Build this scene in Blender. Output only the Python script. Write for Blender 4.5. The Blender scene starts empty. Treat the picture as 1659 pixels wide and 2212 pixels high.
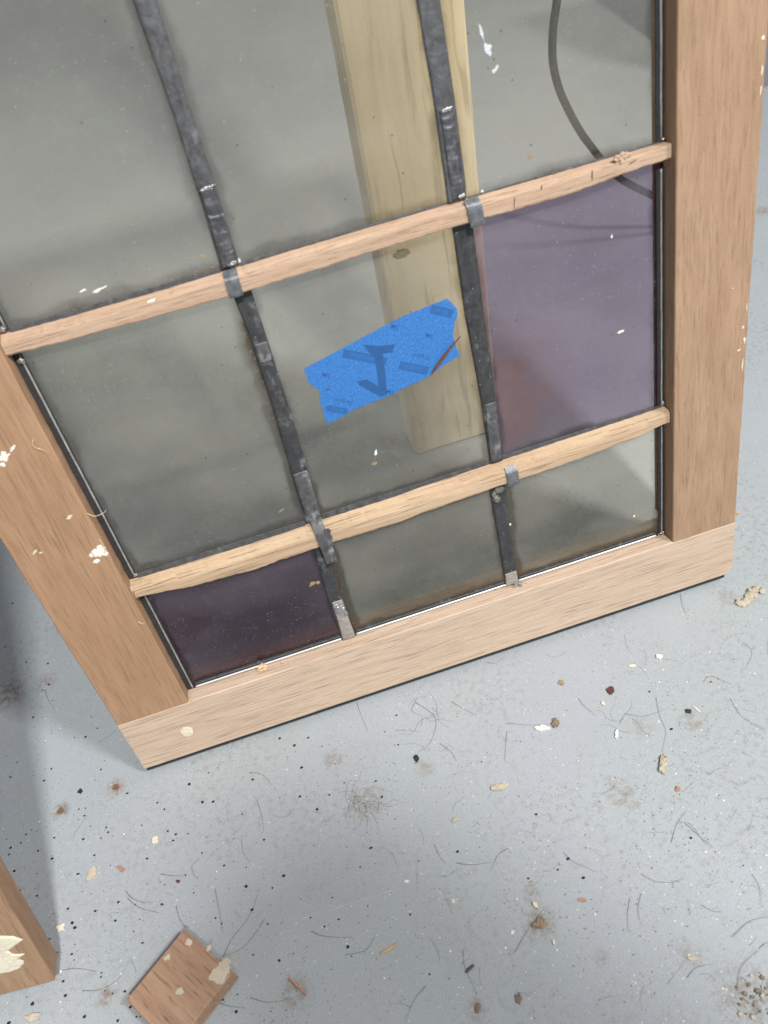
import bpy, bmesh, math, random
from mathutils import Vector, Matrix
from mathutils import noise as mnoise
random.seed(7)
scene = bpy.context.scene
COL = scene.collection
MM = 0.001

# ------------------------------------------------------------------ camera
CAM = Vector((0.17952, -0.33270, 0.51075))
R0 = Vector((0.950478, -0.263398, -0.164962))      # camera right
R1 = Vector((-0.301338, -0.651129, -0.696582))     # camera down
R2 = Vector((0.076067, 0.711796, -0.698256))       # camera forward
FPX = 1695.07                                      # focal length for a 1659 px wide picture
cd = bpy.data.cameras.new('camera')
cam = bpy.data.objects.new('camera', cd); COL.objects.link(cam)
cam.matrix_world = Matrix(((R0.x, -R1.x, -R2.x, CAM.x), (R0.y, -R1.y, -R2.y, CAM.y),
                           (R0.z, -R1.z, -R2.z, CAM.z), (0, 0, 0, 1)))
cd.sensor_fit = 'HORIZONTAL'; cd.sensor_width = 36; cd.lens = FPX / 1659 * 36
cd.clip_start = 0.02; cd.clip_end = 60
cd.dof.use_dof = True; cd.dof.focus_distance = 0.58; cd.dof.aperture_fstop = 13
scene.camera = cam
scene.view_settings.view_transform = 'Standard'
scene.view_settings.look = 'None'
scene.view_settings.exposure = 0.0
scene.view_settings.gamma = 1.0
scene.render.resolution_x = 768; scene.render.resolution_y = 1024

# ------------------------------------------------------------------ world + lamps
w = bpy.data.worlds.new('World'); scene.world = w; w.use_nodes = True
bg = w.node_tree.nodes['Background']
bg.inputs[0].default_value = (0.90, 0.94, 1.0, 1); bg.inputs[1].default_value = 0.33

def area(name, loc, target, sx, sy, power, col):
    l = bpy.data.lights.new(name, 'AREA'); l.shape = 'RECTANGLE'; l.size = sx; l.size_y = sy
    l.energy = power; l.color = col
    o = bpy.data.objects.new(name, l); COL.objects.link(o); o.location = loc
    d = Vector(target) - Vector(loc); o.rotation_euler = d.to_track_quat('-Z', 'Y').to_euler()
    return o
area('ceiling_lamp_front', (0.62, -1.70, 2.50), (0.15, 0.0, 0.1), 0.19, 0.18, 80, (1.0, 0.985, 0.96))
area('ceiling_lamp_right', (1.75, -1.20, 2.60), (0.15, 0.0, 0.1), 0.36, 0.36, 58, (1.0, 0.985, 0.96))
area('fill_lamp_back', (1.1, 1.9, 2.60), (0.3, 0.8, 0.0), 1.2, 0.5, 3, (1.0, 0.985, 0.96))  # added fill without a known source, brightens the floor behind the sash

scene.cycles.transparent_max_bounces = 24
scene.cycles.max_bounces = 10

# ------------------------------------------------------------------ the sash plane
LEAN = math.radians(9.2); THK = 0.042; LIFT = THK * math.sin(LEAN)
SASH = Matrix(((1, 0, 0, 0), (0, math.sin(LEAN), -math.cos(LEAN), 0),
               (0, math.cos(LEAN), math.sin(LEAN), LIFT), (0, 0, 0, 1)))
def floor_pt(px, py, z=0.0):
    """point of the picture (1659 wide) on the horizontal plane z"""
    d = R0 * ((px - 829.5) / FPX) + R1 * ((py - 1106) / FPX) + R2
    k = (z - CAM.z) / d.z
    return CAM + d * k
def wall_pt(px, py, y):
    d = R0 * ((px - 829.5) / FPX) + R1 * ((py - 1106) / FPX) + R2
    return CAM + d * ((y - CAM.y) / d.y)

# ------------------------------------------------------------------ object helpers
def tag(o, label=None, cat=None, group=None, kind=None):
    if label: o['label'] = label
    if cat: o['category'] = cat
    if group: o['group'] = group
    if kind: o['kind'] = kind
    return o
def empty(name, mat, label, cat, group=None):
    o = bpy.data.objects.new(name, None); COL.objects.link(o); o.matrix_world = mat
    o.empty_display_size = 0.02
    return tag(o, label, cat, group)
def link(name, bm, mat, parent=None, smooth=False, autos=False):
    me = bpy.data.meshes.new(name); bmesh.ops.recalc_face_normals(bm, faces=bm.faces)
    bm.to_mesh(me); bm.free()
    for m in (mat if isinstance(mat, (list, tuple)) else [mat]): me.materials.append(m)
    if smooth:
        for p in me.polygons: p.use_smooth = True
    o = bpy.data.objects.new(name, me); COL.objects.link(o)
    if parent is not None: o.parent = parent
    return o
def box(bm, x0, x1, y0, y1, z0, z1, bev=0.0, seg=2):
    v = [bm.verts.new((x, y, z)) for x in (x0, x1) for y in (y0, y1) for z in (z0, z1)]
    idx = [(0, 1, 3, 2), (4, 6, 7, 5), (0, 4, 5, 1), (2, 3, 7, 6), (0, 2, 6, 4), (1, 5, 7, 3)]
    fs = [bm.faces.new([v[i] for i in f]) for f in idx]
    if bev:
        es = list({e for f in fs for e in f.edges})
        bmesh.ops.bevel(bm, geom=es, offset=bev, segments=seg, affect='EDGES', profile=0.6)
    return v
def prism(bm, pts, z0, z1, bev=0):
    a = [bm.verts.new((p[0], p[1], z0)) for p in pts]; b = [bm.verts.new((p[0], p[1], z1)) for p in pts]
    n = len(pts); fs = [bm.faces.new(a[::-1]), bm.faces.new(b)]
    for i in range(n): fs.append(bm.faces.new((a[i], a[(i + 1) % n], b[(i + 1) % n], b[i])))
    if bev:
        bmesh.ops.bevel(bm, geom=list(fs[1].edges), offset=bev, segments=2, affect='EDGES', profile=0.6)
def sweep(bm, rings, cap=True):
    """rings: list of closed loops with the same count"""
    vs = [[bm.verts.new(p) for p in r] for r in rings]; n = len(rings[0])
    for a, b in zip(vs, vs[1:]):
        for i in range(n): bm.faces.new((a[i], a[(i + 1) % n], b[(i + 1) % n], b[i]))
    if cap: bm.faces.new(vs[0][::-1]); bm.faces.new(vs[-1])
def tube(bm, pts, rad, n=8, cap=True):
    pts = [Vector(p) for p in pts]; rings = []; pu = None
    for i, p in enumerate(pts):
        t = (pts[min(i + 1, len(pts) - 1)] - pts[max(i - 1, 0)]).normalized()
        u = t.cross(Vector((0, 0, 1))) if pu is None else pu - t * pu.dot(t)
        if u.length < 1e-3: u = t.cross(Vector((1, 0, 0)))
        pu = u.normalized()
        u.normalize(); v = t.cross(u); r = rad(i / (len(pts) - 1)) if callable(rad) else rad
        rings.append([p + u * (r * math.cos(2 * math.pi * k / n)) + v * (r * math.sin(2 * math.pi * k / n)) for k in range(n)])
    sweep(bm, rings, cap)
def spline(pts, k=8):
    P = [Vector(p) for p in pts]; P = [P[0] * 2 - P[1]] + P + [P[-1] * 2 - P[-2]]; out = []
    for i in range(1, len(P) - 2):
        for j in range(k):
            t = j / k; a, b, c, d = P[i - 1], P[i], P[i + 1], P[i + 2]
            out.append(0.5 * ((2 * b) + (c - a) * t + (2 * a - 5 * b + 4 * c - d) * t * t + (3 * b - a - 3 * c + d) * t ** 3))
    out.append(P[-2]); return out
def lump(bm, c, rx, ry, rz, rot=0, seed=0, rough=0.35, sub=2, freq=1.6, flat=False):
    t = bmesh.new(); bmesh.ops.create_icosphere(t, subdivisions=sub, radius=1)
    co, si = math.cos(rot), math.sin(rot); mp = {}
    for v in t.verts:
        q = v.co.copy(); s = 1 + rough * mnoise.noise(q * freq + Vector((seed * 3.1, seed * 1.7, seed))) * 1.6
        x, y, z = q.x * rx * s, q.y * ry * s, q.z * rz * s
        if flat: z = max(z, -rz * 0.1)
        mp[v.index] = bm.verts.new((c[0] + co * x - si * y, c[1] + si * x + co * y, c[2] + z))
    for f in t.faces: bm.faces.new([mp[v.index] for v in f.verts])
    t.free()
def flake(bm, c, rx, ry, th, rot=0, seed=0, n=16, jag=0.35, tilt=0.0):
    """a thin torn chip lying on a plane, uneven outline, with thickness"""
    rnd = random.Random(seed); n = max(n, 22); co, si = math.cos(rot), math.sin(rot); top = []; bot = []
    for i in range(n):
        a = 2 * math.pi * i / n
        s = 1 + jag * (1.7 * mnoise.noise(Vector((math.cos(a) * 1.3 + seed, math.sin(a) * 1.3, seed * .7))) + 0.9 * mnoise.noise(Vector((math.cos(a) * 3.5, math.sin(a) * 3.5 + seed, 2))) + 0.25 * (rnd.random() - 0.5))
        x, y = rx * s * math.cos(a), ry * s * math.sin(a)
        X, Y = co * x - si * y, si * x + co * y
        h = tilt * (x / rx) * 0.5 + abs(tilt) * 0.5
        bot.append(bm.verts.new((c[0] + X, c[1] + Y, c[2] + h)))
        top.append(bm.verts.new((c[0] + X * 0.93, c[1] + Y * 0.93, c[2] + th * (0.75 + 0.5 * rnd.random()) + h)))
    ct = bm.verts.new((c[0], c[1], c[2] + th * 1.2 + abs(tilt) * 0.5))
    bm.faces.new(bot[::-1])
    for i in range(n):
        j = (i + 1) % n; bm.faces.new((bot[i], bot[j], top[j], top[i])); bm.faces.new((top[i], top[j], ct))

# ------------------------------------------------------------------ material helpers
class NT:
    def __init__(s, name):
        s.m = bpy.data.materials.new(name); s.m.use_nodes = True; s.t = s.m.node_tree
        s.t.nodes.clear(); s.out = s.n('ShaderNodeOutputMaterial')
    def n(s, k, **kw):
        x = s.t.nodes.new(k)
        for a, b in kw.items(): setattr(x, a, b)
        return x
    def l(s, a, b): s.t.links.new(a, b)
    def val(s, inp, v):
        if isinstance(v, (int, float)): inp.default_value = v
        elif isinstance(v, tuple): inp.default_value = v if len(v) == 4 or inp.type == 'VECTOR' else v + (1,)
        else: s.l(v, inp)
    def coord(s, scale=(1, 1, 1), loc=(0, 0, 0), kind='Object', rot=(0, 0, 0)):
        tc = s.n('ShaderNodeTexCoord'); mp = s.n('ShaderNodeMapping')
        mp.inputs['Scale'].default_value = scale; mp.inputs['Location'].default_value = loc
        mp.inputs['Rotation'].default_value = rot
        s.l(tc.outputs[kind], mp.inputs['Vector']); return mp.outputs[0]
    def noise(s, vec, scale=1.0, detail=4, rough=0.55, dist=0.0):
        x = s.n('ShaderNodeTexNoise'); s.l(vec, x.inputs['Vector']); x.inputs['Scale'].default_value = scale
        x.inputs['Detail'].default_value = detail; x.inputs['Roughness'].default_value = rough
        x.inputs['Distortion'].default_value = dist; return x.outputs['Fac']
    def voro(s, vec, scale=1.0, feat='F1', rnd=1.0):
        x = s.n('ShaderNodeTexVoronoi'); x.feature = feat; s.l(vec, x.inputs['Vector'])
        x.inputs['Scale'].default_value = scale; x.inputs['Randomness'].default_value = rnd; return x
    def ramp(s, f, a, b, ca=0.0, cb=1.0):
        x = s.n('ShaderNodeMapRange'); x.clamp = True; s.val(x.inputs['Value'], f)
        x.inputs['From Min'].default_value = a; x.inputs['From Max'].default_value = b
        x.inputs['To Min'].default_value = ca; x.inputs['To Max'].default_value = cb; return x.outputs[0]
    def math(s, op, a, b=0.0):
        x = s.n('ShaderNodeMath'); x.operation = op; s.val(x.inputs[0], a); s.val(x.inputs[1], b); return x.outputs[0]
    def mix(s, f, a, b, mode='MIX'):
        x = s.n('ShaderNodeMix'); x.data_type = 'RGBA'; x.blend_type = mode
        s.val(x.inputs[0], f); s.val(x.inputs[6], a); s.val(x.inputs[7], b); return x.outputs[2]
    def bump(s, h, strength=0.3, dist=0.001):
        x = s.n('ShaderNodeBump'); x.inputs['Strength'].default_value = strength
        x.inputs['Distance'].default_value = dist; s.l(h, x.inputs['Height']); return x.outputs[0]
    def bsdf(s, col, rough=0.6, metal=0.0, spec=0.4, normal=None, alpha=None):
        p = s.n('ShaderNodeBsdfPrincipled'); s.val(p.inputs['Base Color'], col); s.val(p.inputs['Roughness'], rough)
        s.val(p.inputs['Metallic'], metal); p.inputs['Specular IOR Level'].default_value = spec
        if normal is not None: s.l(normal, p.inputs['Normal'])
        if alpha is not None: s.val(p.inputs['Alpha'], alpha)
        s.l(p.outputs[0], s.out.inputs['Surface']); return p

def wood(name, light, mid, dark, axis, fine=420, long=9, pore=0.5, seed=0.0, blot=0.25, curve=0.0):
    """axis: grain direction 0=x 1=y 2=z of the object's own space"""
    t = NT(name)
    def sc(a, b): v = [a, a, a]; v[axis] = b; return tuple(v)
    off = (seed * 0.37, seed * 0.53, seed * 0.11)
    warp = t.n('ShaderNodeTexNoise'); t.l(t.coord(sc(16, 2.5), off), warp.inputs['Vector']); warp.inputs['Detail'].default_value = 1
    base = t.n('ShaderNodeVectorMath'); base.operation = 'MULTIPLY_ADD'
    t.l(warp.outputs['Color'], base.inputs[0]); base.inputs[1].default_value = (0.0035 + curve,) * 3
    t.l(t.coord((1, 1, 1), off), base.inputs[2])
    def grain(a, b, detail=4, rough=0.6):
        m = t.n('ShaderNodeMapping'); m.inputs['Scale'].default_value = sc(a, b)
        t.l(base.outputs[0], m.inputs['Vector']); return t.noise(m.outputs[0], 1, detail, rough)
    g1 = grain(fine * 0.25, long * 0.9); g2 = grain(fine, long * 1.9, 4); g3 = grain(fine * 2.0, long * 3.2, 2, 0.55)
    c = t.mix(t.ramp(g1, 0.36, 0.66), light + (1,), mid + (1,))
    c = t.mix(t.ramp(g2, 0.46, 0.74, 0, 0.6), c, dark + (1,))
    c = t.mix(t.ramp(g3, 0.565, 0.67, 0, pore), c, tuple(x * 0.45 for x in dark) + (1,))
    b = t.noise(t.coord((22, 22, 22), off), 1, 3)
    c = t.mix(t.ramp(b, 0.35, 0.75, 0, blot), c, tuple(x * 0.62 for x in mid) + (1,))
    f = t.noise(t.coord((1500, 1500, 1500), off), 1, 2)
    c = t.mix(t.ramp(f, 0.3, 0.75, 0, 0.22), c, tuple(min(1, x * 1.35) for x in light) + (1,))
    h = t.math('ADD', t.math('MULTIPLY', g2, 0.6), t.math('ADD', t.math('MULTIPLY', g3, -0.5), t.math('MULTIPLY', f, 0.5)))
    t.bsdf(c, 0.72, spec=0.25, normal=t.bump(h, 0.55, 0.0006))
    return t.m

M = {}
M['stile_l'] = wood('brown_timber_left', (0.42, 0.262, 0.160), (0.355, 0.212, 0.124), (0.25, 0.140, 0.078), 1, 420, 13, 0.35, 1.0, 0.2)
M['stile_r'] = wood('brown_timber_right', (0.41, 0.272, 0.178), (0.345, 0.22, 0.138), (0.25, 0.150, 0.09), 1, 450, 18, 0.35, 5.0, 0.3)
M['rail'] = wood('pale_timber', (0.605, 0.468, 0.358), (0.54, 0.405, 0.302), (0.37, 0.265, 0.18), 0, 560, 10, 0.65, 2.0, 0.12)
M['bar_a'] = wood('bar_timber_pink', (0.53, 0.38, 0.272), (0.45, 0.305, 0.21), (0.29, 0.18, 0.115), 0, 620, 16, 0.6, 3.0, 0.2)
M['bar_b'] = wood('bar_timber_gold', (0.55, 0.405, 0.272), (0.46, 0.315, 0.20), (0.26, 0.15, 0.082), 0, 480, 7, 0.7, 4.0, 0.15)
M['pine'] = wood('aged_pine', (0.88, 0.77, 0.58), (0.80, 0.68, 0.48), (0.56, 0.43, 0.27), 2, 70, 2.0, 0.5, 6.0, 0.25, 0.01)
M['block'] = wood('block_timber', (0.42, 0.27, 0.185), (0.34, 0.21, 0.138), (0.20, 0.11, 0.07), 0, 330, 18, 0.6, 7.0, 0.2)
M['sash2'] = wood('second_sash_timber', (0.40, 0.26, 0.165), (0.33, 0.205, 0.125), (0.21, 0.12, 0.07), 2, 280, 9, 0.4, 8.0, 0.3)

def plain(name, col, rough=0.8, amt=0.25, scale=900, bump=0.4, metal=0.0, spec=0.3):
    t = NT(name); n1 = t.noise(t.coord((scale,) * 3), 1, 4); n2 = t.noise(t.coord((scale * 0.2,) * 3, (3, 1, 2)), 1, 3)
    c = t.mix(t.ramp(n1, 0.3, 0.7, 0, amt), col + (1,), tuple(x * 0.45 for x in col) + (1,))
    c = t.mix(t.ramp(n2, 0.4, 0.7, 0, amt * 0.8), c, tuple(min(1, x * 1.3) for x in col) + (1,))
    t.bsdf(c, rough, metal, spec, t.bump(n1, bump, 0.0005)); return t.m
M['blotch'] = plain('painted_glint', (0.58, 0.62, 0.64), 0.6, 0.3)  # pale colour that paints a lamp glint on the upper glass
M['plaster'] = plain('dirty_plaster', (0.52, 0.46, 0.36), 0.9, 0.5)
M['beige'] = plain('beige_chip', (0.55, 0.48, 0.38), 0.9, 0.35)
M['white'] = plain('white_paint_chip', (0.82, 0.80, 0.74), 0.7, 0.2)
M['cream'] = plain('cream_filler', (0.76, 0.70, 0.55), 0.85, 0.32, 500, 0.9)
M['black'] = plain('black_chip', (0.03, 0.032, 0.034), 0.6, 0.3)
M['maroon'] = plain('maroon_chip', (0.12, 0.045, 0.035), 0.6, 0.3)
M['orange'] = plain('orange_chip', (0.42, 0.25, 0.18), 0.8, 0.3)
M['tan'] = plain('tan_chip', (0.36, 0.26, 0.14), 0.8, 0.4)
M['rust'] = plain('rusty_crumb', (0.22, 0.12, 0.065), 0.9, 0.5)
M['yellow'] = plain('straw_splinter', (0.62, 0.44, 0.20), 0.8, 0.4)
M['pinkwood'] = plain('pink_splinter', (0.48, 0.28, 0.19), 0.8, 0.4)
M['redwood'] = plain('red_brown_splinter', (0.16, 0.065, 0.035), 0.7, 0.5, 1500, 0.8)
M['darkwood'] = plain('dark_grey_splinter', (0.12, 0.10, 0.085), 0.8, 0.5)
M['shaving'] = plain('pale_shaving', (0.72, 0.55, 0.34), 0.8, 0.25)
M['hair'] = plain('dark_hair', (0.06, 0.058, 0.058), 0.5, 0.2)
M['pinhole'] = plain('black_pinhole', (0.018, 0.019, 0.02), 0.5, 0.2)
M['pebble'] = plain('brown_grit', (0.25, 0.195, 0.14), 0.9, 0.6, 500)
M['dirt'] = plain('brown_dust', (0.30, 0.235, 0.17), 0.95, 0.5)
M['cable'] = plain('black_rubber', (0.016, 0.016, 0.016), 0.6, 0.2)
M['cab'] = plain('grey_steel', (0.22, 0.22, 0.235), 0.5, 0.15, 30, 0.1)
M['cabbase'] = plain('brown_board', (0.16, 0.09, 0.045), 0.7, 0.3, 60)

def lead(name, base, ox=0.3, ripple=0.0, rough=0.5, metal=0.55):
    t = NT(name); v = t.coord((1, 1, 1))
    n1 = t.noise(t.coord((260, 160, 260)), 1, 5, 0.65); n2 = t.noise(t.coord((70, 45, 70), (2, 5, 1)), 1, 4, 0.6)
    n3 = t.noise(t.coord((1400, 500, 1400)), 1, 3)
    c = t.mix(t.ramp(n1, 0.3, 0.75), tuple(x * 0.62 for x in base) + (1,), tuple(x * 1.25 for x in base) + (1,))
    o = t.math('MULTIPLY', t.ramp(n2, 0.56, 0.74), t.ramp(n1, 0.42, 0.62))
    c = t.mix(t.math('MULTIPLY', o, ox), c, (0.50, 0.51, 0.53, 1))
    sp = t.voro(t.coord((240, 240, 240), (1, 2, 3)), 1)
    c = t.mix(t.ramp(sp.outputs['Distance'], 0.06, 0.11, ox * 0.9, 0), c, (0.6, 0.6, 0.6, 1))
    h = t.math('ADD', t.math('MULTIPLY', n1, 0.8), t.math('MULTIPLY', n3, 0.35))
    t.bsdf(c, t.ramp(n1, 0.3, 0.7, rough - 0.08, rough + 0.14), metal, 0.4, t.bump(h, 0.5, 0.0012)); return t.m
M['lead'] = lead('grey_lead', (0.115, 0.117, 0.124), 0.22, metal=0.35)
M['lead_dark'] = lead('dark_lead', (0.064, 0.065, 0.068), 0.6, metal=0.3)
M['lead_ox'] = lead('oxidised_lead', (0.15, 0.15, 0.155), 0.9, rough=0.6)
M['lead_patch'] = lead('hammered_lead', (0.15, 0.152, 0.162), 0.35, rough=0.42, metal=0.75)
M['lead_tab'] = lead('tab_lead', (0.20, 0.21, 0.225), 0.25, rough=0.45)
M['solder'] = lead('solder', (0.55, 0.55, 0.56), 0.5, rough=0.3, metal=0.85)
M['wire'] = lead('bright_lead_edge', (0.40, 0.42, 0.42), 0.2, rough=0.45, metal=0.4)
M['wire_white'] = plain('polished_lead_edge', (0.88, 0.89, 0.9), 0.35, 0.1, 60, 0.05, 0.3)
M['gap'] = plain('black_edge_gap', (0.038, 0.036, 0.035), 0.8, 0.5, 400)
M['putty'] = plain('grey_putty', (0.34, 0.31, 0.28), 0.8, 0.45, 500, 0.8)
M['resin'] = plain('grey_silicone_blob', (0.20, 0.19, 0.165), 0.35, 0.6, 500, 0.8)

def glass(name, tint, dust, dustcol, x0, x1, y0, y1, seed=0.0, edge=(0.10, 0.06, 0.03), gloss=1.0, milk=0.0, blotch=None):
    t = NT(name); o = (seed, seed * 0.7, 0)
    tr = t.n('ShaderNodeBsdfTransparent'); t.val(tr.inputs[0], tint + (1,))
    # dust film with white and dark specks; cloudy bands imitate patches of light
    cl = t.noise(t.coord((9, 17, 16), o), 1, 3, 0.5); sm = t.noise(t.coord((140, 90, 100), o), 1, 4, 0.6)
    fine = t.noise(t.coord((1700, 1700, 1700), o), 1, 2, 0.5)
    veil = t.math('MULTIPLY', t.ramp(cl, 0.35, 0.65, 0.3, 2.0), dust)  # dust amount, in cloudy bands that imitate patches of light
    veil = t.math('ADD', veil, t.ramp(sm, 0.55, 0.8, 0, 0.05)); veil = t.math('ADD', veil, t.ramp(fine, 0.52, 0.72, 0, 0.055))
    veil = t.math('ADD', veil, milk)
    sp = t.voro(t.coord((430, 430, 8), o), 1); spk = t.ramp(sp.outputs['Distance'], 0.13, 0.25, 1, 0)
    cut = t.noise(t.coord((300, 300, 300), (7 + seed, 0, 0)), 1, 2); spk = t.math('MULTIPLY', spk, t.ramp(cut, 0.42, 0.54))
    sb = t.voro(t.coord((110, 110, 8), (seed, 9, 0)), 1); spb = t.ramp(sb.outputs['Distance'], 0.035, 0.06, 1, 0)
    sd = t.voro(t.coord((95, 95, 8), (seed, 4, 0)), 1); spd = t.ramp(sd.outputs['Distance'], 0.04, 0.085, 1, 0)
    # grime that gathers along the pane's edges
    sx = t.n('ShaderNodeSeparateXYZ'); t.l(t.coord(), sx.inputs[0])
    wob = t.math('MULTIPLY', t.ramp(t.noise(t.coord((50, 50, 50), o), 1, 3), 0.2, 0.8, -1, 1), 0.0032)
    def ed(c, a): return t.math('ABSOLUTE', t.math('SUBTRACT', sx.outputs[c], a))
    d = t.math('MINIMUM', t.math('MINIMUM', ed(0, x0), ed(0, x1)), t.math('MINIMUM', ed(1, y0), ed(1, y1)))
    d = t.math('ADD', d, wob)
    g = t.ramp(d, 0.0015, 0.0105, 1, 0); g = t.math('MULTIPLY', g, g); g = t.math('MULTIPLY', g, 0.95)
    if blotch and blotch[2] > 0:
        tc = t.n('ShaderNodeTexCoord'); dn = t.n('ShaderNodeVectorMath'); dn.operation = 'DISTANCE'; t.l(tc.outputs['Object'], dn.inputs[0])
        dn.inputs[1].default_value = (blotch[0], blotch[1], -0.012)
        rd = t.math('MULTIPLY', t.ramp(t.math('ADD', dn.outputs['Value'], t.math('MULTIPLY', wob, 4.0)), blotch[2] * .2, blotch[2] * 1.5, 1, 0), 0.36)
    dif = t.n('ShaderNodeBsdfDiffuse')
    col = t.mix(t.ramp(cl, 0.4, 0.7, 0, 0.4), dustcol + (1,), tuple(x * 0.8 for x in dustcol) + (1,))
    if blotch and blotch[2] > 0: col = t.mix(t.math('MINIMUM', t.math('MULTIPLY', rd, 4.0), 1.0), col, (0.27, 0.15, 0.12, 1)); veil = t.math('MAXIMUM', veil, rd)
    col = t.mix(t.math('MINIMUM', t.math('MULTIPLY', g, 6.0), 1.0), col, edge + (1,))
    allw = t.math('MAXIMUM', t.math('MULTIPLY', spk, 0.27), t.math('MULTIPLY', spb, 0.4))
    col = t.mix(allw, col, (0.66, 0.66, 0.62, 1)); col = t.mix(t.math('MULTIPLY', spd, 0.9), col, (0.03, 0.028, 0.025, 1))
    t.l(col, dif.inputs[0])
    f = t.math('MAXIMUM', t.math('MAXIMUM', veil, g), t.math('MAXIMUM', allw, t.math('MULTIPLY', spd, 0.6)))
    m1 = t.n('ShaderNodeMixShader'); t.l(f, m1.inputs[0]); t.l(tr.outputs[0], m1.inputs[1]); t.l(dif.outputs[0], m1.inputs[2])
    gl = t.n('ShaderNodeBsdfGlossy'); gl.inputs['Roughness'].default_value = 0.06
    wv = t.noise(t.coord((20, 14, 20), o), 1, 2)
    t.l(t.bump(wv, 0.35, 0.003), gl.inputs['Normal'])
    fr = t.n('ShaderNodeFresnel'); fr.inputs[0].default_value = 1.5
    m2 = t.n('ShaderNodeMixShader'); t.l(t.math('MULTIPLY', fr.outputs[0], gloss), m2.inputs[0])
    t.l(m1.outputs[0], m2.inputs[1]); t.l(gl.outputs[0], m2.inputs[2]); t.l(m2.outputs[0], t.out.inputs['Surface'])
    return t.m
def glass_back(name, tint):
    t = NT(name); tr = t.n('ShaderNodeBsdfTransparent'); t.val(tr.inputs[0], tint + (1,))
    t.l(tr.outputs[0], t.out.inputs['Surface']); return t.m

def floor_mat():
    t = NT('grey_floor_paint')
    a = t.noise(t.coord((5, 5, 5)), 1, 4, 0.6); b = t.noise(t.coord((38, 38, 38), (3, 3, 0)), 1, 5, 0.6)
    f = t.noise(t.coord((700, 700, 700)), 1, 3, 0.6)
    c = t.mix(t.ramp(a, 0.35, 0.65), (0.385, 0.432, 0.445, 1), (0.392, 0.42, 0.46, 1))
    c = t.mix(t.ramp(b, 0.35, 0.8, 0, 0.22), c, (0.30, 0.315, 0.30, 1))
    c = t.mix(t.ramp(f, 0.35, 0.72, 0, 0.30), c, (0.27, 0.28, 0.285, 1))
    f2 = t.noise(t.coord((1300, 1300, 1300), (2, 2, 0)), 1, 2, 0.6); c = t.mix(t.ramp(f2, 0.56, 0.72, 0, 0.45), c, (0.60, 0.61, 0.60, 1)); c = t.mix(t.ramp(f2, 0.40, 0.30, 0, 0.45), c, (0.17, 0.165, 0.155, 1))
    sc_ = t.noise(t.coord((130, 26, 40), (0, 3, 0), 'Object', (0, 0, .5)), 1, 5, 0.7); c = t.mix(t.ramp(sc_, 0.58, 0.75, 0, 0.35), c, (0.34, 0.335, 0.32, 1))
    # brown dirt that collects in loose drifts
    d1 = t.noise(t.coord((9, 9, 9), (11, 4, 0)), 1, 4, 0.6); d2 = t.noise(t.coord((220, 220, 220), (1, 4, 0)), 1, 4, 0.7)
    dr = t.math('MULTIPLY', t.ramp(d1, 0.42, 0.66), t.ramp(d2, 0.50, 0.64))
    c = t.mix(t.math('MULTIPLY', dr, 0.50), c, (0.23, 0.185, 0.14, 1))
    # stains with a place of their own
    tc = t.n('ShaderNodeTexCoord'); wn = t.n('ShaderNodeTexNoise'); t.l(t.coord((120, 120, 120)), wn.inputs['Vector']); wn.inputs['Detail'].default_value = 4
    for (px, py, r, s, colr) in STAINS:
        p = floor_pt(px, py)
        v = t.n('ShaderNodeVectorMath'); v.operation = 'MULTIPLY_ADD'; t.l(wn.outputs['Color'], v.inputs[0])
        v.inputs[1].default_value = (r * 0.9,) * 3; t.l(tc.outputs['Object'], v.inputs[2])
        dd = t.n('ShaderNodeVectorMath'); dd.operation = 'DISTANCE'; t.l(v.outputs[0], dd.inputs[0])
        dd.inputs[1].default_value = (p.x + r * 0.45, p.y + r * 0.45, r * 0.45)
        k = t.math('MULTIPLY', t.ramp(dd.outputs['Value'], r * 0.25, r * 1.05, s, 0), t.ramp(d2, 0.40, 0.56, 0.08, 1))
        c = t.mix(k, c, colr + (1,))
    # tiny chips of the paint: light and dark
    v1 = t.voro(t.coord((210, 210, 6), (0, 0, 0)), 1); cut1 = t.noise(t.coord((60, 60, 60), (5, 1, 0)), 1, 3)
    s1 = t.math('MULTIPLY', t.ramp(v1.outputs['Distance'], 0.07, 0.14, 1, 0), t.ramp(cut1, 0.46, 0.56))
    c = t.mix(t.math('MULTIPLY', s1, 0.75), c, (0.68, 0.68, 0.65, 1))
    v2 = t.voro(t.coord((330, 330, 6), (4, 7, 0)), 1); cut2 = t.noise(t.coord((50, 50, 50), (9, 1, 0)), 1, 3)
    s2 = t.math('MULTIPLY', t.ramp(v2.outputs['Distance'], 0.10, 0.19, 1, 0), t.ramp(cut2, 0.44, 0.58))
    c = t.mix(t.math('MULTIPLY', s2, 0.65), c, (0.12, 0.115, 0.11, 1))
    h = t.math('ADD', t.math('MULTIPLY', b, 1.2), t.math('MULTIPLY', f, 0.5))
    t.bsdf(c, t.ramp(b, 0.3, 0.7, 0.42, 0.62), 0, 0.35, t.bump(h, 0.35, 0.001)); return t.m
BR = (0.20, 0.13, 0.085); GB = (0.24, 0.20, 0.16); RU = (0.26, 0.14, 0.075)
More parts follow.
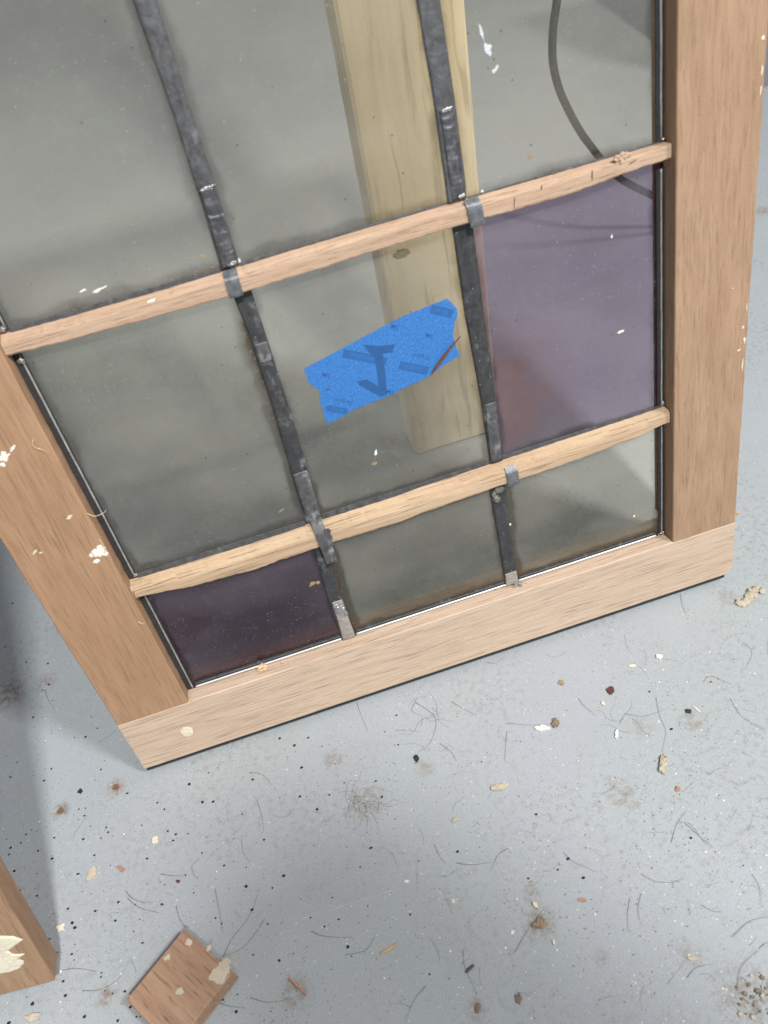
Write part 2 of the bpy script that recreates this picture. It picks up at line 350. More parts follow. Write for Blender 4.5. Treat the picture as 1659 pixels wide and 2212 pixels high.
STAINS = [(20, 1500, .017, .75, BR), (98, 1475, .012, .55, BR), (250, 1701, .0085, .95, RU), (132, 1751, .008, .95, BR),
          (720, 1640, .009, .7, GB), (1167, 1994, .012, .9, GB), (1150, 1930, .007, .6, GB), (790, 1735, .016, .6, GB),
          (1345, 1715, .014, .5, GB), (1500, 1560, .012, .55, GB), (640, 2145, .012, .55, BR), (1615, 2150, .02, .6, GB),
          (1385, 1570, .012, .4, GB), (230, 2150, .008, .6, BR), (1030, 2180, .007, .7, GB), (918, 1660, .008, .6, GB),
          (1650, 455, .016, .7, RU), (850, 955, .016, .6, RU), (1120, 790, .02, .5, RU), (1570, 1290, .01, .5, GB), (1300, 2070, .006, .4, BR), (1480, 2060, .010, .35, GB)]
M['floor'] = floor_mat()

# ------------------------------------------------------------------ floor
bm = bmesh.new()
v = [bm.verts.new(p) for p in ((-4, -4, 0), (5, -4, 0), (5, 6, 0), (-4, 6, 0))]; bm.faces.new(v)
flo = tag(link('floor', bm, M['floor']), kind='structure')
M['scratch'] = plain('scratched_paint', (0.60, 0.62, 0.64), 0.7, 0.5, 300)
bm = bmesh.new(); tube(bm, [floor_pt(652 + 198 * k / 12, 1985 - 63 * k / 12, .00003) for k in range(13)], lambda t: .00016 + .00008 * math.sin(t * 21), 4); link('scratch', bm, M['scratch'], flo)

# ------------------------------------------------------------------ the leaded window sash
W = 0.4690; SL = 0.0507; SR = 0.0500; H = 0.0500; TOP = 0.80
sash = empty('window_sash', SASH, 'bare wood window sash with clear and purple leaded panes, leaning back on the grey floor', 'window')

def roughen(bm, amp, freq=60, zcut=None, axis=1):
    for v in bm.verts:
        n = mnoise.noise_vector(v.co * freq); v.co += Vector((n.x * amp, n.y * amp * 0.3, n.z * amp * 0.3))
def stile_mesh(x_out, x_in, sgn):
    """L section swept up the sash; the rebate behind holds the glass"""
    bm = bmesh.new(); rb = 0.009 * sgn; e = 0.0006 * sgn; e2 = 0.0006; rings = []
    N = 110
    for i in range(N + 1):
        y = H + 0.0003 + (TOP - 0.05 - H - 0.0006) * i / N
        j = mnoise.noise(Vector((x_out * 9, y * 160, 0))) * 0.00045 + mnoise.noise(Vector((x_out * 9, y * 35, 5))) * 0.0004
        k = mnoise.noise(Vector((x_in * 9, y * 150, 3))) * 0.00022
        rings.append([(x_out + e + j, y, 0), (x_in - e + k, y, 0), (x_in + k, y, -e2), (x_in + k * 2, y, -0.0119),
                      (x_in - rb, y, -0.0119), (x_in - rb, y, -THK), (x_out, y, -THK), (x_out + j, y, -e2)])
    sweep(bm, rings); return bm
link('stile', stile_mesh(0, SL, 1), M['stile_l'], sash)
link('stile', stile_mesh(W, W - SR, -1), M['stile_r'], sash)
# bottom rail
bm = bmesh.new(); rings = []
N = 150
for i in range(N + 1):
    x = W * i / N; j = mnoise.noise(Vector((x * 140, 1, 0))) * 0.0002
    r = 0.007; yb = 0.0
    if x > W - r: yb = r - math.sqrt(max(0, r * r - (x - W + r) ** 2)); yb *= 0.65
    zr = -0.0119 if SL < x < W - SR else -0.0119
    yt = H + (0.0004 if SL < x < W - SR else 0)
    if SL - 0.002 < x < W - SR + 0.002:
        yt += 0.0
    rings.append([(x, yb + 0.0006 + j, 0), (x, yt - 0.0007, 0), (x, yt, -0.0008), (x, yt, -0.0119), (x, H - 0.009, -0.0119),
                  (x, H - 0.009, -THK), (x, yb * 0.3, -THK), (x, yb + j, -0.0008)])
sweep(bm, rings)
rail = link('bottom_rail', bm, M['rail'], sash)
bm = bmesh.new(); box(bm, 0.0006, W - 0.0055, -0.0034, 0.0004, -0.012, -0.0012)  # dark strip painting the shade in the gap under the rail
link('gap_shade_strip', bm, M['black'], sash)
bm = bmesh.new(); box(bm, 0, W, TOP - 0.0497, TOP, -THK, 0, 0.0006)
link('top_rail', bm, M['rail'], sash)
# round filler plug
bm = bmesh.new(); flake(bm, (0.0402, 0.0232, -0.0002), 0.0044, 0.0052, 0.00045, 0, 3, 28, 0.05)
tag(link('filler_plug', bm, M['cream'], sash), 'round cream filler plug')
# paint and plaster residue on the wood
def residue(pts, name, mat, zz=0.0):
    for i, (x, y, rx, ry, a) in enumerate(pts):
        bm = bmesh.new(); flake(bm, (x * MM, y * MM, zz - 0.0001), rx * MM, ry * MM, 0.0003, a, i * 7 + int(x), 30, 0.42)
        link(name, bm, mat, sash)
residue([(45, 190, 4.6, 3.0, .3), (47.6, 193.5, 2.2, 1.6, 1), (42, 184.5, 1.9, 1.5, 0), (41, 190, 1.6, 1.4, 0), (49, 188.6, 1.3, 2.5, 0)], 'plaster_splash', M['white'])
residue([(25.5, 266, 3.0, 2.2, .8), (31.5, 269, 2.2, 1.0, .6), (23, 262, 1.5, 1.2, 0), (28, 266.5, 1.6, .8, .5)], 'plaster_splash', M['white'])
residue([(40.8, 219, 1.8, 1.1, .6), (13.1, 203.4, 2.3, .7, .6), (16, 202, 1.0, .6, 0)], 'plaster_splash', M['cream'])
residue([(466.6, 366, .8, 1.2, 0), (466.9, 351, .6, 2.2, 0), (467.0, 342, .5, 2, 0), (465.2, 207, .8, 1.2, 0), (463.4, 192, 1.3, .6, .3), (467, 198, .6, 3.0, 0), (467, 220, .4, 2.4, 0),
         (457, 235, .4, .5, 0), (466.5, 180, .5, 4, 0)], 'plaster_splash', M['cream'])
residue([(129.5, 322.9, 2.1, .75, .25)], 'plaster_splash', M['white'], -0.0046)
# dark marks: nick on the right stile, drip at the bar's left end
# glazing bars: stations of (x, y back top, y ridge, y front bottom)
def bar(stations, mat, zf, rnd, seed, wob):
    bm = bmesh.new(); rings = []; xs = [s[0] for s in stations]; n = 130
    for i in range(n + 1):
        x = xs[0] + (xs[-1] - xs[0]) * i / n
        for a, b in zip(stations, stations[1:]):
            if a[0] <= x <= b[0] + 1e-9: break
        t = (x - a[0]) / (b[0] - a[0]); t = t * t * (3 - 2 * t); q = [a[k] + (b[k] - a[k]) * t for k in range(4)]
        j = mnoise.noise(Vector((x * .25, seed, 0))) * wob; j2 = mnoise.noise(Vector((x * .5, seed, 4))) * wob + mnoise.noise(Vector((x * 1.7, seed, 8))) * wob * .6
        bt, rg, fb = q[1] + j * .5, q[2] + j, q[3] + j2
        rings.append([(x * MM, bt * MM, -0.0121), (x * MM, (rg + rnd) * MM, (zf - rnd * .45) * MM), (x * MM, (rg + .15 * rnd) * MM, zf * MM - .00012 * rnd),
                      (x * MM, (rg - rnd * .8) * MM, zf * MM), (x * MM, (fb + 1.0) * MM, zf * MM), (x * MM, (fb + .3) * MM, (zf - .35) * MM),
                      (x * MM, fb * MM, (zf - 1.1) * MM), (x * MM, (fb + .4) * MM, -0.0121)])
    sweep(bm, rings); return link('glazing_bar', bm, mat, sash)
bar([(50.9, 325.4, 321.8, 315.9), (90, 325.0, 321.4, 314.6), (130, 324.9, 321.6, 314.0), (170, 325.4, 321.7, 313.5), (210, 326.2, 322.4, 314.0),
     (255, 326.5, 323.2, 315.2), (298, 326.7, 323.6, 315.6), (353, 326.6, 323.0, 315.3), (410, 326.6, 325.0, 318.6), (418.8, 326.6, 325.9, 319.0)], M['bar_a'], -4.5, .7, 1, .6)
bar([(49.8, 156.3, 152.6, 145.9), (97, 156.4, 148.6, 140.8), (127, 156.2, 147.2, 139.2), (150, 156.3, 148.0, 140.2), (181, 157.1, 149.6, 140.8), (226, 157.2, 149.0, 140.2),
     (250, 158.4, 149.8, 141.9), (311, 159.4, 150.6, 143.6), (350, 160.0, 152.0, 144.5), (392, 160.3, 154.3, 147.0), (418.6, 160.5, 157.6, 151.0)], M['bar_b'], -4.5, 2.2, 2, .7)

# glass panes
cols = [(0.0512, 0.1733), (0.1737, 0.2985), (0.2989, 0.4184)]
rows = [(0.0508, 0.1556), (0.1560, 0.3232), (0.3236, 0.7470)]
GRN = (0.97, 0.93, 0.85)
for ci, (x0, x1) in enumerate(cols):
    for ri, (y0, y1) in enumerate(rows):
        purple = (ci, ri) in ((0, 0), (2, 1)); sd = ci * 3.3 + ri * 7.7
        if purple:
            tint = (0.44, 0.30, 0.38) if ri == 0 else (0.42, 0.335, 0.415)
            g = glass('purple_glass', tint, 0.085, (0.42, 0.395, 0.45) if ri else (0.33, 0.28, 0.33), x0, x1, y0, y1, sd, (0.022, 0.010, 0.014), 1.0, 0.0, (0.0, 0.0, 0.0) if ri == 0 else (0.300, 0.200, 0.045)); gb = glass_back('purple_glass_back', (0.9, 0.86, 0.9))
        elif ri == 2:
            g = glass('dusty_clear_glass', GRN, 0.095, (0.44, 0.42, 0.36), x0, x1, y0, y1, sd, (0.11, 0.095, 0.075), 1.0, 0.03); gb = glass_back('clear_glass_back', (0.95, 0.95, 0.92))
        else:
            g = glass('dusty_clear_glass', GRN, 0.115, (0.50, 0.475, 0.41), x0, x1, y0, y1, sd, (0.07, 0.048, 0.03), 1.0); gb = glass_back('clear_glass_back', (0.93, 0.94, 0.90))
        bm = bmesh.new(); box(bm, x0, x1, y0, y1, -0.0150, -0.0122)
        o = link('glass_pane', bm, [g, gb], sash)
        for p in o.data.polygons:
            if p.normal.z < 0.5: p.material_index = 1
        if purple: tag(o, 'dark purple glass pane' if ri == 0 else 'lilac purple glass pane')

# lead cames: strips that follow two edges, slightly domed, with ripples
def strip(name, edges, z, mat, dome=0.0005, rip=0.0, ripf=900, seed=0, n=None, th=0.0014, jag=0.00012):
    """edges: list of (y, xl, xr) from top to bottom in mm"""
    bm = bmesh.new(); y0, y1 = edges[0][0], edges[-1][0]; n = n or max(6, int(abs(y0 - y1) / 0.9)); rings = []
    K = 8
    for i in range(n + 1):
        y = y0 + (y1 - y0) * i / n
        for a, b in zip(edges, edges[1:]):
            if min(a[0], b[0]) - 1e-9 <= y <= max(a[0], b[0]) + 1e-9: break
        t = (y - a[0]) / (b[0] - a[0]); xl = (a[1] + (b[1] - a[1]) * t) * MM; xr = (a[2] + (b[2] - a[2]) * t) * MM
        xl += mnoise.noise(Vector((seed, y * .7, 0))) * jag; xr += mnoise.noise(Vector((seed + 9, y * .7, 0))) * jag
        ring = []
        for k in range(K + 1):
            u = k / K; x = xl + (xr - xl) * u; h = z + dome * (1 - (2 * u - 1) ** 4)
            h += mnoise.noise(Vector((x * 260 + seed, y * .26, seed))) * rip + mnoise.noise(Vector((x * 90, y * .75 + math.sin(u * 3) * .6, seed + 3))) * rip * 1.3
            h += mnoise.noise(Vector((x * 200, y * .05, seed + 7))) * 0.00022
            ring.append((x, y * MM, h))
        ring.append((xr, y * MM, z - th)); ring.append((xl, y * MM, z - th)); rings.append(ring)
    sweep(bm, rings); return link(name, bm, mat, sash, True)
zl = -0.0106
def came(e, mat, seed): return strip('lead_came', e, zl, mat, seed=seed, rip=0.00010, th=0.0015)
came([(746, 168.6, 178.6), (440, 168.8, 178.4), (400, 169.7, 178.2), (363, 169.2, 178.6), (326.4, 168.0, 178.0)], M['lead'], 1)
came([(746, 294, 304.5), (420, 293.4, 304.4), (380, 294.2, 304.8), (336, 293.6, 304.4), (326.8, 293.4, 303.6)], M['lead'], 2)
came([(314.4, 169.4, 179.6), (289, 171.2, 180.0), (236, 170.8, 180.2), (186, 168.6, 179.2), (157.6, 168.2, 178.6)], M['lead_dark'], 3)
came([(314.6, 293.8, 305), (263, 293.2, 304.2), (207, 295.0, 304.2), (158.8, 294.6, 303.2)], M['lead_dark'], 4)
came([(140.8, 168.0, 177.0), (120, 166.9, 175.8), (88, 165.4, 175.6), (50.9, 166.0, 176.9)], M['lead_dark'], 5)
came([(143.4, 291.3, 302.2), (100, 292.2, 301.2), (50.9, 291.9, 302)], M['lead_dark'], 6)
# narrow leads that run under the glazing bars
for y, a, b in ((325.0, 56.2, 167.8), (325.0, 178.4, 293.2), (325.0, 304.4, 416), (157.4, 56.2, 167.8), (158.2, 178.9, 294.4), (159.6, 303.4, 416)):
    bm = bmesh.new(); box(bm, a * MM, b * MM, (y - 2.5) * MM, (y + 2.3) * MM, -0.0121, -0.0112, 0.0003)
    link('lead_came', bm, M['lead'], sash)
# soldered repair strips lying on the cames
def patch(e, seed, rip=0.0006, mat='lead_patch', z=-0.0097, ripf=0): 
    return tag(strip('repair_strip', e, z, M[mat], dome=0.0003, rip=rip, seed=seed, th=0.0010, jag=0.0003), 'rippled lead repair strip')
patch([(366, 170.2, 177.4), (352, 169.9, 178.3), (327.2, 168.8, 177.4)], 11)
patch([(371.5, 295.9, 302.6), (350, 296.0, 303.2), (328.2, 295.6, 302.6)], 12)
patch([(203, 296.6, 303.7), (190, 296.2, 303.4), (160.2, 294.9, 302.4)], 13, .0003, 'lead_ox')
patch([(196, 169.6, 178.9), (176, 169.6, 178.8), (158.6, 169.4, 178.2)], 14, .00016, 'lead_ox')
patch([(282.5, 172.4, 179.4), (271, 172.1, 179.0)], 15, .0001, 'lead_ox', -0.0100)
patch([(63, 292.8, 301.2), (51.4, 292.2, 301.8)], 16, .0003, 'putty', -0.0098)
patch([(88, 167.6, 174.8), (70, 167.4, 175.3), (51.2, 166.6, 176.0)], 17, .0003, 'putty', -0.0099)
def blobs(name, lst, mat, lab=None):
    for i, (x, y, z, rx, ry, rz, a) in enumerate(lst):
        bm = bmesh.new(); lump(bm, (x * MM, y * MM, z * MM), rx * MM, ry * MM, rz * MM, a, i + x, 0.5, 3, 2.2)
        o = link(name, bm, mat, sash, True)
        if lab: tag(o, lab)
blobs('solder_joint', [(173.6, 366.3, -9.3, 3.5, .9, .45, .12), (174.5, 328.2, -9.4, 2.8, 1.0, .6, .1), (300.8, 329.0, -9.4, 1.9, 1.0, .6, .2), (299.5, 371.9, -9.4, 3.0, .5, .35, .1),
                       (416.9, 163.6, -10.6, 1.3, 1.9, .8, 0), (416.5, 53.0, -10.6, 1.5, 1.3, .9, 0), (413.9, 52.6, -10.8, .9, .7, .6, 0), (54.2, 309.8, -10.8, 1.6, 1.8, .8, 0),
                       (55.6, 159.5, -10.8, 1.5, 1.2, .8, 0), (417.2, 328.3, -10.8, 1.2, .8, .8, 0), (53.2, 328.0, -10.8, 1.6, 1.4, .8, 0), (171.6, 80, -9.5, 3.6, 3.2, .5, .8),
                       (169.8, 84, -9.6, 2.6, 2.0, .4, 0), (174, 76, -9.6, 1.6, 3.2, .45, .3), (293, 52.2, -10.2, 3.6, .6, .6, 0), (284, 51.6, -10.6, 1.2, .5, .5, 0), (303, 52.2, -10.6, 1.3, .8, .5, 0)], M['solder'])
blobs('silicone_blob', [(294.6, 130.5, -9.6, 2.4, 3.0, 1.1, .3), (297.6, 137.5, -9.8, 3.4, 3.6, .8, 0), (293.4, 134.4, -9.7, 1.5, 2.4, .9, 0)], M['resin'])
# lead tabs folded over the bars
def tab(cx_top, cx_bot, path, wid, mat, flap=None, label='lead strip folded over the glazing bar'):
    bm = bmesh.new(); rings = []; P = spline([(0, y, z) for y, z in path], 5); n = len(P)
    for i, p in enumerate(P):
        t = i / (n - 1); cx = cx_top + (cx_bot - cx_top) * t
        d = (P[min(i + 1, n - 1)] - P[max(i - 1, 0)]).normalized(); nr = Vector((0, -d.z, d.y)) * -1
        if nr.z < 0 and abs(nr.z) > .2: nr = -nr
        j = mnoise.noise(Vector((i * .4, cx, 0))) * .25
        a = Vector((cx - wid / 2 + j, p.y, p.z)); b = Vector((cx + wid / 2 + j, p.y, p.z)); m = (a + b) / 2 + nr * .15
        rings.append([a * MM, (a + nr * .45) * MM, (m + nr * .5) * MM, (b + nr * .45) * MM, b * MM])
    sweep(bm, rings)
    if flap:
        pts = [(x * MM, y * MM) for x, y in flap]; prism(bm, pts, -0.0036, -0.0030)
    return tag(link('lead_tab', bm, mat, sash), label)
tab(172.0, 171.4, [(325.4, -9.2), (323.6, -6.0), (322.4, -4.3), (320.2, -3.9), (317, -3.9), (314.2, -4.0), (312.8, -4.6)], 7.4, M['lead_tab'])
tab(304.7, 306.0, [(326.9, -7.4), (325.6, -5.4), (324.2, -4.0), (321.6, -3.7), (318, -3.7), (314.6, -3.8), (313.2, -4.4)], 8.2, M['lead_tab'])
tab(306.2, 306.3, [(155.2, -6.8), (153.2, -5.0), (151.2, -3.9), (148, -3.7), (144, -3.8), (141.6, -4.2)], 7.9, M['lead_tab'])
tab(174.2, 176.4, [(167.2, -9.0), (162, -8.8), (157.6, -8.2), (154, -5.6), (151, -4.0), (146, -3.5), (141, -3.6), (134, -4.6), (125, -5.6)], 7.6, M['lead_ox'],
    [(178, 154.4), (181, 153.6), (181.9, 151.5), (180.9, 150), (181.6, 146.2), (180.6, 143), (180.3, 140.0), (178.4, 141.2), (177.0, 147)], 'torn lead strip folded over the lower bar')
# perimeter cames: dark gap, flat lead and a bright round edge
def rod_part(name, pts, r, mat): bm = bmesh.new(); tube(bm, pts, r, 8); return link(name, bm, mat, sash, True)
def wavy(a, b, amp=0.00015, n=60):
    A, B = Vector(a), Vector(b); out = []
    for i in range(n + 1):
        p = A.lerp(B, i / n); k = mnoise.noise(p * 60) * amp; out.append(p + Vector((k, k, k * .6)))
    return out
for xa, xb, xw in ((50.9, 56.2, 54.9), (413.6, 418.5, 416.4)):
    for (ya, yb) in ((50.9, 155.2), (157.8, 313.4), (326.8, 746)):
        bm = bmesh.new(); box(bm, xa * MM, xb * MM, ya * MM, yb * MM, -0.0121, -0.0114, 0.0002)
        link('edge_came', bm, M['gap'], sash)
        rod_part('edge_bead', wavy((xw * MM, (ya + 1) * MM, -0.0112), (xw * MM, (yb - .5) * MM, -0.0112)), 0.0006, M['wire'])
for (a, b) in ((57.4, 165.6), (177.2, 291.6), (302.4, 411.4)):
    bm = bmesh.new(); box(bm, a * MM, b * MM, 0.0509, 0.0560, -0.0121, -0.0113, 0.0002); link('edge_came', bm, M['lead_dark'], sash)
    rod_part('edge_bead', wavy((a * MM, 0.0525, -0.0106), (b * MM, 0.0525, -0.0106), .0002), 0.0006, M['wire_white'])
    rod_part('edge_bead', wavy((a * MM, 0.0546, -0.0112), (b * MM, 0.0546, -0.0112), .0003), 0.0005, M['lead'])
# white crumbs stuck on the glass; the milky flakes paint a lamp glint
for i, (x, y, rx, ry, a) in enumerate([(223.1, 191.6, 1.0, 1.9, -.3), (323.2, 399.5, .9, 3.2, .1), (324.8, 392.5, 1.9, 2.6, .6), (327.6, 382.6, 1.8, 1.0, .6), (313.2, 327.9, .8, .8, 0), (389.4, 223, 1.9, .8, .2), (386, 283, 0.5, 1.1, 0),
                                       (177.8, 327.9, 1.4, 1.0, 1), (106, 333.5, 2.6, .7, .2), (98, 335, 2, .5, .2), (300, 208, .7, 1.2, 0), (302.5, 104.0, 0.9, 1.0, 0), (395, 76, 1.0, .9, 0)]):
    bm = bmesh.new(); flake(bm, (x * MM, y * MM, -0.01215), rx * MM, ry * MM, 0.0003, a, i + 50, 14, .5); link('crumb_or_glint', bm, M['blotch'] if 0 < i < 4 else M['white'], sash)
for i, (x, y, rx, ry, a) in enumerate([(220.8, 184.8, 2.0, 1.3, 0), (159, 108, 2.2, 1.6, .4), (163, 107, 1.6, 1.2, 0), (155.6, 172, 2.3, .5, .4), (161, 335, 1.3, 1.0, .3), (395, 79, 1, 2.4, 0), (342, 338, 1.4, 1.0, 0)]):
    bm = bmesh.new(); flake(bm, (x * MM, y * MM, -0.01215), rx * MM, ry * MM, 0.0003, a, i + 80, 14, .4); link('crumb_or_glint', bm, M['tan'], sash)
# torn fibres and knots of the wood
def fibres(name, specs, mat, parent=sash, r=0.00028):
    if name == 'torn_fibre':
        for pts in specs:
            bm = bmesh.new(); tube(bm, spline([(x * MM, y * MM, z * MM) for x, y, z in pts], 4), lambda t: r * (1 - .7 * t), 5); link(name, bm, mat, parent, True)
        return
    bm = bmesh.new()
    for pts in specs: tube(bm, spline([(x * MM, y * MM, z * MM) for x, y, z in pts], 4), lambda t: r * (1 - .7 * t), 5)
    return link(name, bm, mat, parent, True)
fibres('torn_fibre', [[(43.8, 271, .3), (42.5, 268, 1.0), (44.2, 265, .8), (48.6, 259.5, .3)], [(44.0, 265.5, .5), (46, 264, 1.1), (47.6, 261.5, .8)],
                      [(50.6, 218, .2), (54, 215, .7), (58.5, 214.3, -1.0), (60.5, 214.6, -3)], [(49.8, 199, .3), (50.5, 193, 1), (48.9, 189, .6)],
                      [(47, 132, .4), (49, 129.5, 1.2), (50.9, 131, .5)]], M['shaving'])
def rsh(seed, x, y, z, s, k):
    rnd = random.Random(seed); out = []
    for i in range(k):
        p = [(x + rnd.uniform(-.4, .4) * s, y, z)]
        a = rnd.uniform(0, 6.28)
        for j in range(3): p.append((p[-1][0] + math.cos(a) * s * .35, p[-1][1] + math.sin(a) * s * .28, max(z, p[-1][2] + rnd.uniform(-.2, .5) * s))); a += rnd.uniform(-1.4, 1.4)
        out.append(p)
    return out
fibres('shaving_tuft', rsh(1, 306, 50.9, -9, 3.2, 7), M['shaving'], r=.0003)
fibres('shaving_tuft', rsh(2, 299.5, 51.6, -8.5, 3.6, 12), M['putty'], r=.0006)
fibres('shaving_tuft', rsh(3, 120, 51.2, -8.4, 2.8, 7), M['shaving'], r=.0003)
bm = bmesh.new(); lump(bm, (.1062, .0532, -.0072), .0033, .0021, .0017, .4, 5, .8, 3, 3.0); link('torn_knot', bm, M['shaving'], sash)
bm = bmesh.new(); lump(bm, (.3900, .3262, -.0050), .0042, .0021, .0012, .15, 9, .7, 3, 2.6); lump(bm, (.3868, .3268, -.0048), .0016, .0014, .0015, .15, 4, .5, 2, 2.6)
tag(link('torn_knot', bm, M['bar_a'], sash), 'torn wood knot sticking up')
for x, y, a, l in ((327.6, 319.5, 1.4, 2.6), (343.5, 323.2, 1.3, 1.3), (372.5, 322, 1.5, 3.2), (396, 322.8, .3, 2.6), (51.4, 150.0, 1.5, 3.4), (52.4, 146.6, 1.2, 1.4)):
    bm = bmesh.new(); flake(bm, (x * MM, y * MM, -0.00452), l * MM, .00035, .0002, a, int(x), 12, .4); link('dark_nick', bm, M['rust'], sash)

# ------------------------------------------------------------------ blue masking tape on the middle pane
tp = [(195.3, 259.9), (226, 266.5), (257.1, 273.1), (284.7, 275.6), (287.2, 271.7), (289.2, 268.0), (289.0, 265.4), (288.3, 262.8), (286.4, 260.3), (285.8, 257.5), (284.4, 254), (284.6, 249.9), (285.0, 245.2), (286.6, 239.6),
      (276, 236.3), (264.7, 231.8), (251, 229.6), (237.4, 227.1), (226, 226.6), (215.5, 225.2), (207, 222.7), (199.4, 221.5), (198.4, 226.3), (199.0, 231), (198.4, 236.4), (199.9, 241), (199.5, 244.1), (199.0, 246.2), (197.0, 247.2), (196.2, 249.6), (195.0, 251.4), (195.6, 254), (194.7, 257)]
def refine(P, k=5, amp=.16):
    out = []
    for i, a in enumerate(P):
        b = P[(i + 1) % len(P)]
        for j in range(k):
            t = j / k; s = amp * (1.0 if i >= 13 or 3 <= i <= 12 else .25)
            out.append((a[0] + (b[0] - a[0]) * t + random.uniform(-s, s), a[1] + (b[1] - a[1]) * t + random.uniform(-s, s)))
    return out
t = NT('blue_crepe_tape'); n1 = t.noise(t.coord((900, 900, 900)), 1, 3); n2 = t.noise(t.coord((2200, 600, 900), (0, 0, 0), 'Object', (0, 0, -.35)), 1, 2)
c = t.mix(t.ramp(n1, .35, .7), (0.030, 0.145, 0.43, 1), (0.052, 0.21, 0.55, 1)); c = t.mix(t.ramp(n2, .56, .75, 0, .5), c, (0.12, 0.33, 0.68, 1))
bs = t.bsdf(c, .75, 0, .3, t.bump(n2, .5, .0004)); M['tape'] = t.m
tapeM = SASH @ Matrix.Translation((0, 0, -0.01205))
bm = bmesh.new(); prism(bm, refine(list((x * MM, y * MM) for x, y in []), 1) or [(x * MM, y * MM) for x, y in refine(tp)], 0, 0.00022)
tape = link('masking_tape', bm, M['tape']); tape.matrix_world = tapeM
tag(tape, 'torn piece of blue masking tape with a faint arrow, stuck on the middle clear pane', 'tape')
M['ink'] = plain('faded_marker', (0.026, 0.105, 0.29), 0.8, 0.3, 900); M['print'] = plain('faded_print', (0.030, 0.125, 0.36), 0.8, 0.3, 900)
bm = bmesh.new()
for poly in ([(231.5, 263.4), (241.5, 259.6), (249.6, 258.2), (247.2, 253.8), (241.1, 254.6), (240.1, 241), (238.4, 228.6), (234.6, 228.4), (229.5, 233.2), (223.6, 239.6), (223.1, 242.6), (228.6, 242.0), (234.3, 235.6), (235.4, 243), (236.2, 254.2), (233, 259.0)],):
    prism(bm, [(x * MM, y * MM) for x, y in poly], 0.00023, 0.00027)
tag(link('marker_arrow', bm, M['ink'], tape), 'dark hand drawn arrow')
def rot_box(bm, cx, cy, w, h, a, z0, z1):
    co, si = math.cos(a), math.sin(a)
    prism(bm, [((cx + co * u - si * v) * MM, (cy + si * u + co * v) * MM) for u, v in ((-w / 2, -h / 2), (w / 2, -h / 2), (w / 2, h / 2), (-w / 2, h / 2))], z0, z1)
def text(body, cx, cy, size, ang, z, mat, parent, name='printed_word'):
    cu = bpy.data.curves.new(name, 'FONT'); cu.body = body; cu.size = size * MM; cu.align_x = 'CENTER'; cu.align_y = 'CENTER'; cu.extrude = 0.00001
    cu.offset = 0.00004
    o = bpy.data.objects.new('tmp', cu); COL.objects.link(o); dg = bpy.context.evaluated_depsgraph_get()
    me = bpy.data.meshes.new_from_object(o.evaluated_get(dg)); bpy.data.objects.remove(o); me.materials.clear(); me.materials.append(mat)
    q = bpy.data.objects.new(name, me); COL.objects.link(q); q.parent = parent; q.location = (cx * MM, cy * MM, z); q.rotation_euler = (0, 0, ang); return q
TA = math.radians(151)
bm = bmesh.new()
rot_box(bm, 206.8, 228.6, 13, 4.0, TA, 0.00022, 0.00024); rot_box(bm, 230.6, 255.6, 27, 5.2, TA, 0.000221, 0.00024); rot_box(bm, 257.6, 240.2, 18.5, 5.2, TA, 0.00022, 0.00024)
rot_box(bm, 280.0, 269.3, 14.0, 5.2, TA, 0.00022, 0.00024)
link('print_panel', bm, M['print'], tape)
M['tapelight'] = plain('light_print', (0.040, 0.165, 0.45), 0.8, 0.2)
for b_, x, y, s in (('Blue', 207.3, 228.3, 4.0), ('ScotchBlue', 231.0, 255.4, 4.4), ('Scotch', 257.4, 240.3, 4.4), ('Blue', 280, 269.2, 4.4)): text(b_, x, y, s, TA, 0.00026, M['tapelight'], tape)
for b_, x, y, s in (('3M', 206.2, 252.0, 4.2), ('3M', 270.5, 257.0, 4.2), ('3M', 251.6, 268.3, 4.2), ('3M', 240.6, 229.6, 4.0), ('Original', 212.0, 232.6, 3.6), ('Original', 263.6, 245.6, 3.6)): text(b_, x, y, s, TA, 0.00026, M['print'], tape)
# splinter across the tape's corner
bm = bmesh.new(); P = spline([(267.4, 233.2, .7), (271.5, 237.6, 1.2), (275.5, 241.2, 1.3), (281, 246.2, 1.4), (288.2, 251.8, 1.8)], 6)
tube(bm, [p * MM for p in P], lambda t: .0010 * math.sin(math.pi * min(.97, max(.05, t * .85 + .1))) + .00012, 6)
for v_ in bm.verts: v_.co += mnoise.noise_vector(v_.co * 700) * 0.0003
sp = link('wood_splinter', bm, M['redwood']); sp.matrix_world = tapeM
tag(sp, 'thin red brown wood splinter lying across the right end of the blue tape', 'splinter')
bm = bmesh.new(); lump(bm, (.2052, .2436, .0006), .0010, .0007, .0005, 0, 3); sp = link('wood_crumb', bm, M['rust']); sp.matrix_world = tapeM
tag(sp, 'tiny brown crumb near the left end of the blue tape', 'crumb')

# ------------------------------------------------------------------ timber post behind the glass
bm = bmesh.new(); px0, px1, py0, py1 = 0.2862, 0.3742, 0.250, 0.288
rings = []
for i in range(60):
    z = 0.0025 + 2.2 * (i / 59) ** 1.6
    j = mnoise.noise(Vector((z * 20, 2, 0))) * .0006
    e = .0025
    rings.append([(px0 + e, py0 + j, z), (px1 - e, py0 + j, z), (px1 + j, py0 + e, z), (px1 + j, py1 - e, z), (px1 - e, py1, z), (px0 + e, py1, z), (px0 + j, py1 - e, z), (px0 + j, py0 + e, z)])
sweep(bm, rings)
post = tag(link('timber_post', bm, M['pine']), 'upright pale pine post standing behind the glass panes', 'post')
kp = wall_pt(866, 548, .25); bm = bmesh.new(); lump(bm, (kp.x, .2498, kp.z), .006, .0007, .0035, 0, 2, .5, 3, 2.5)
k = link('knot', bm, M['tan'], post)
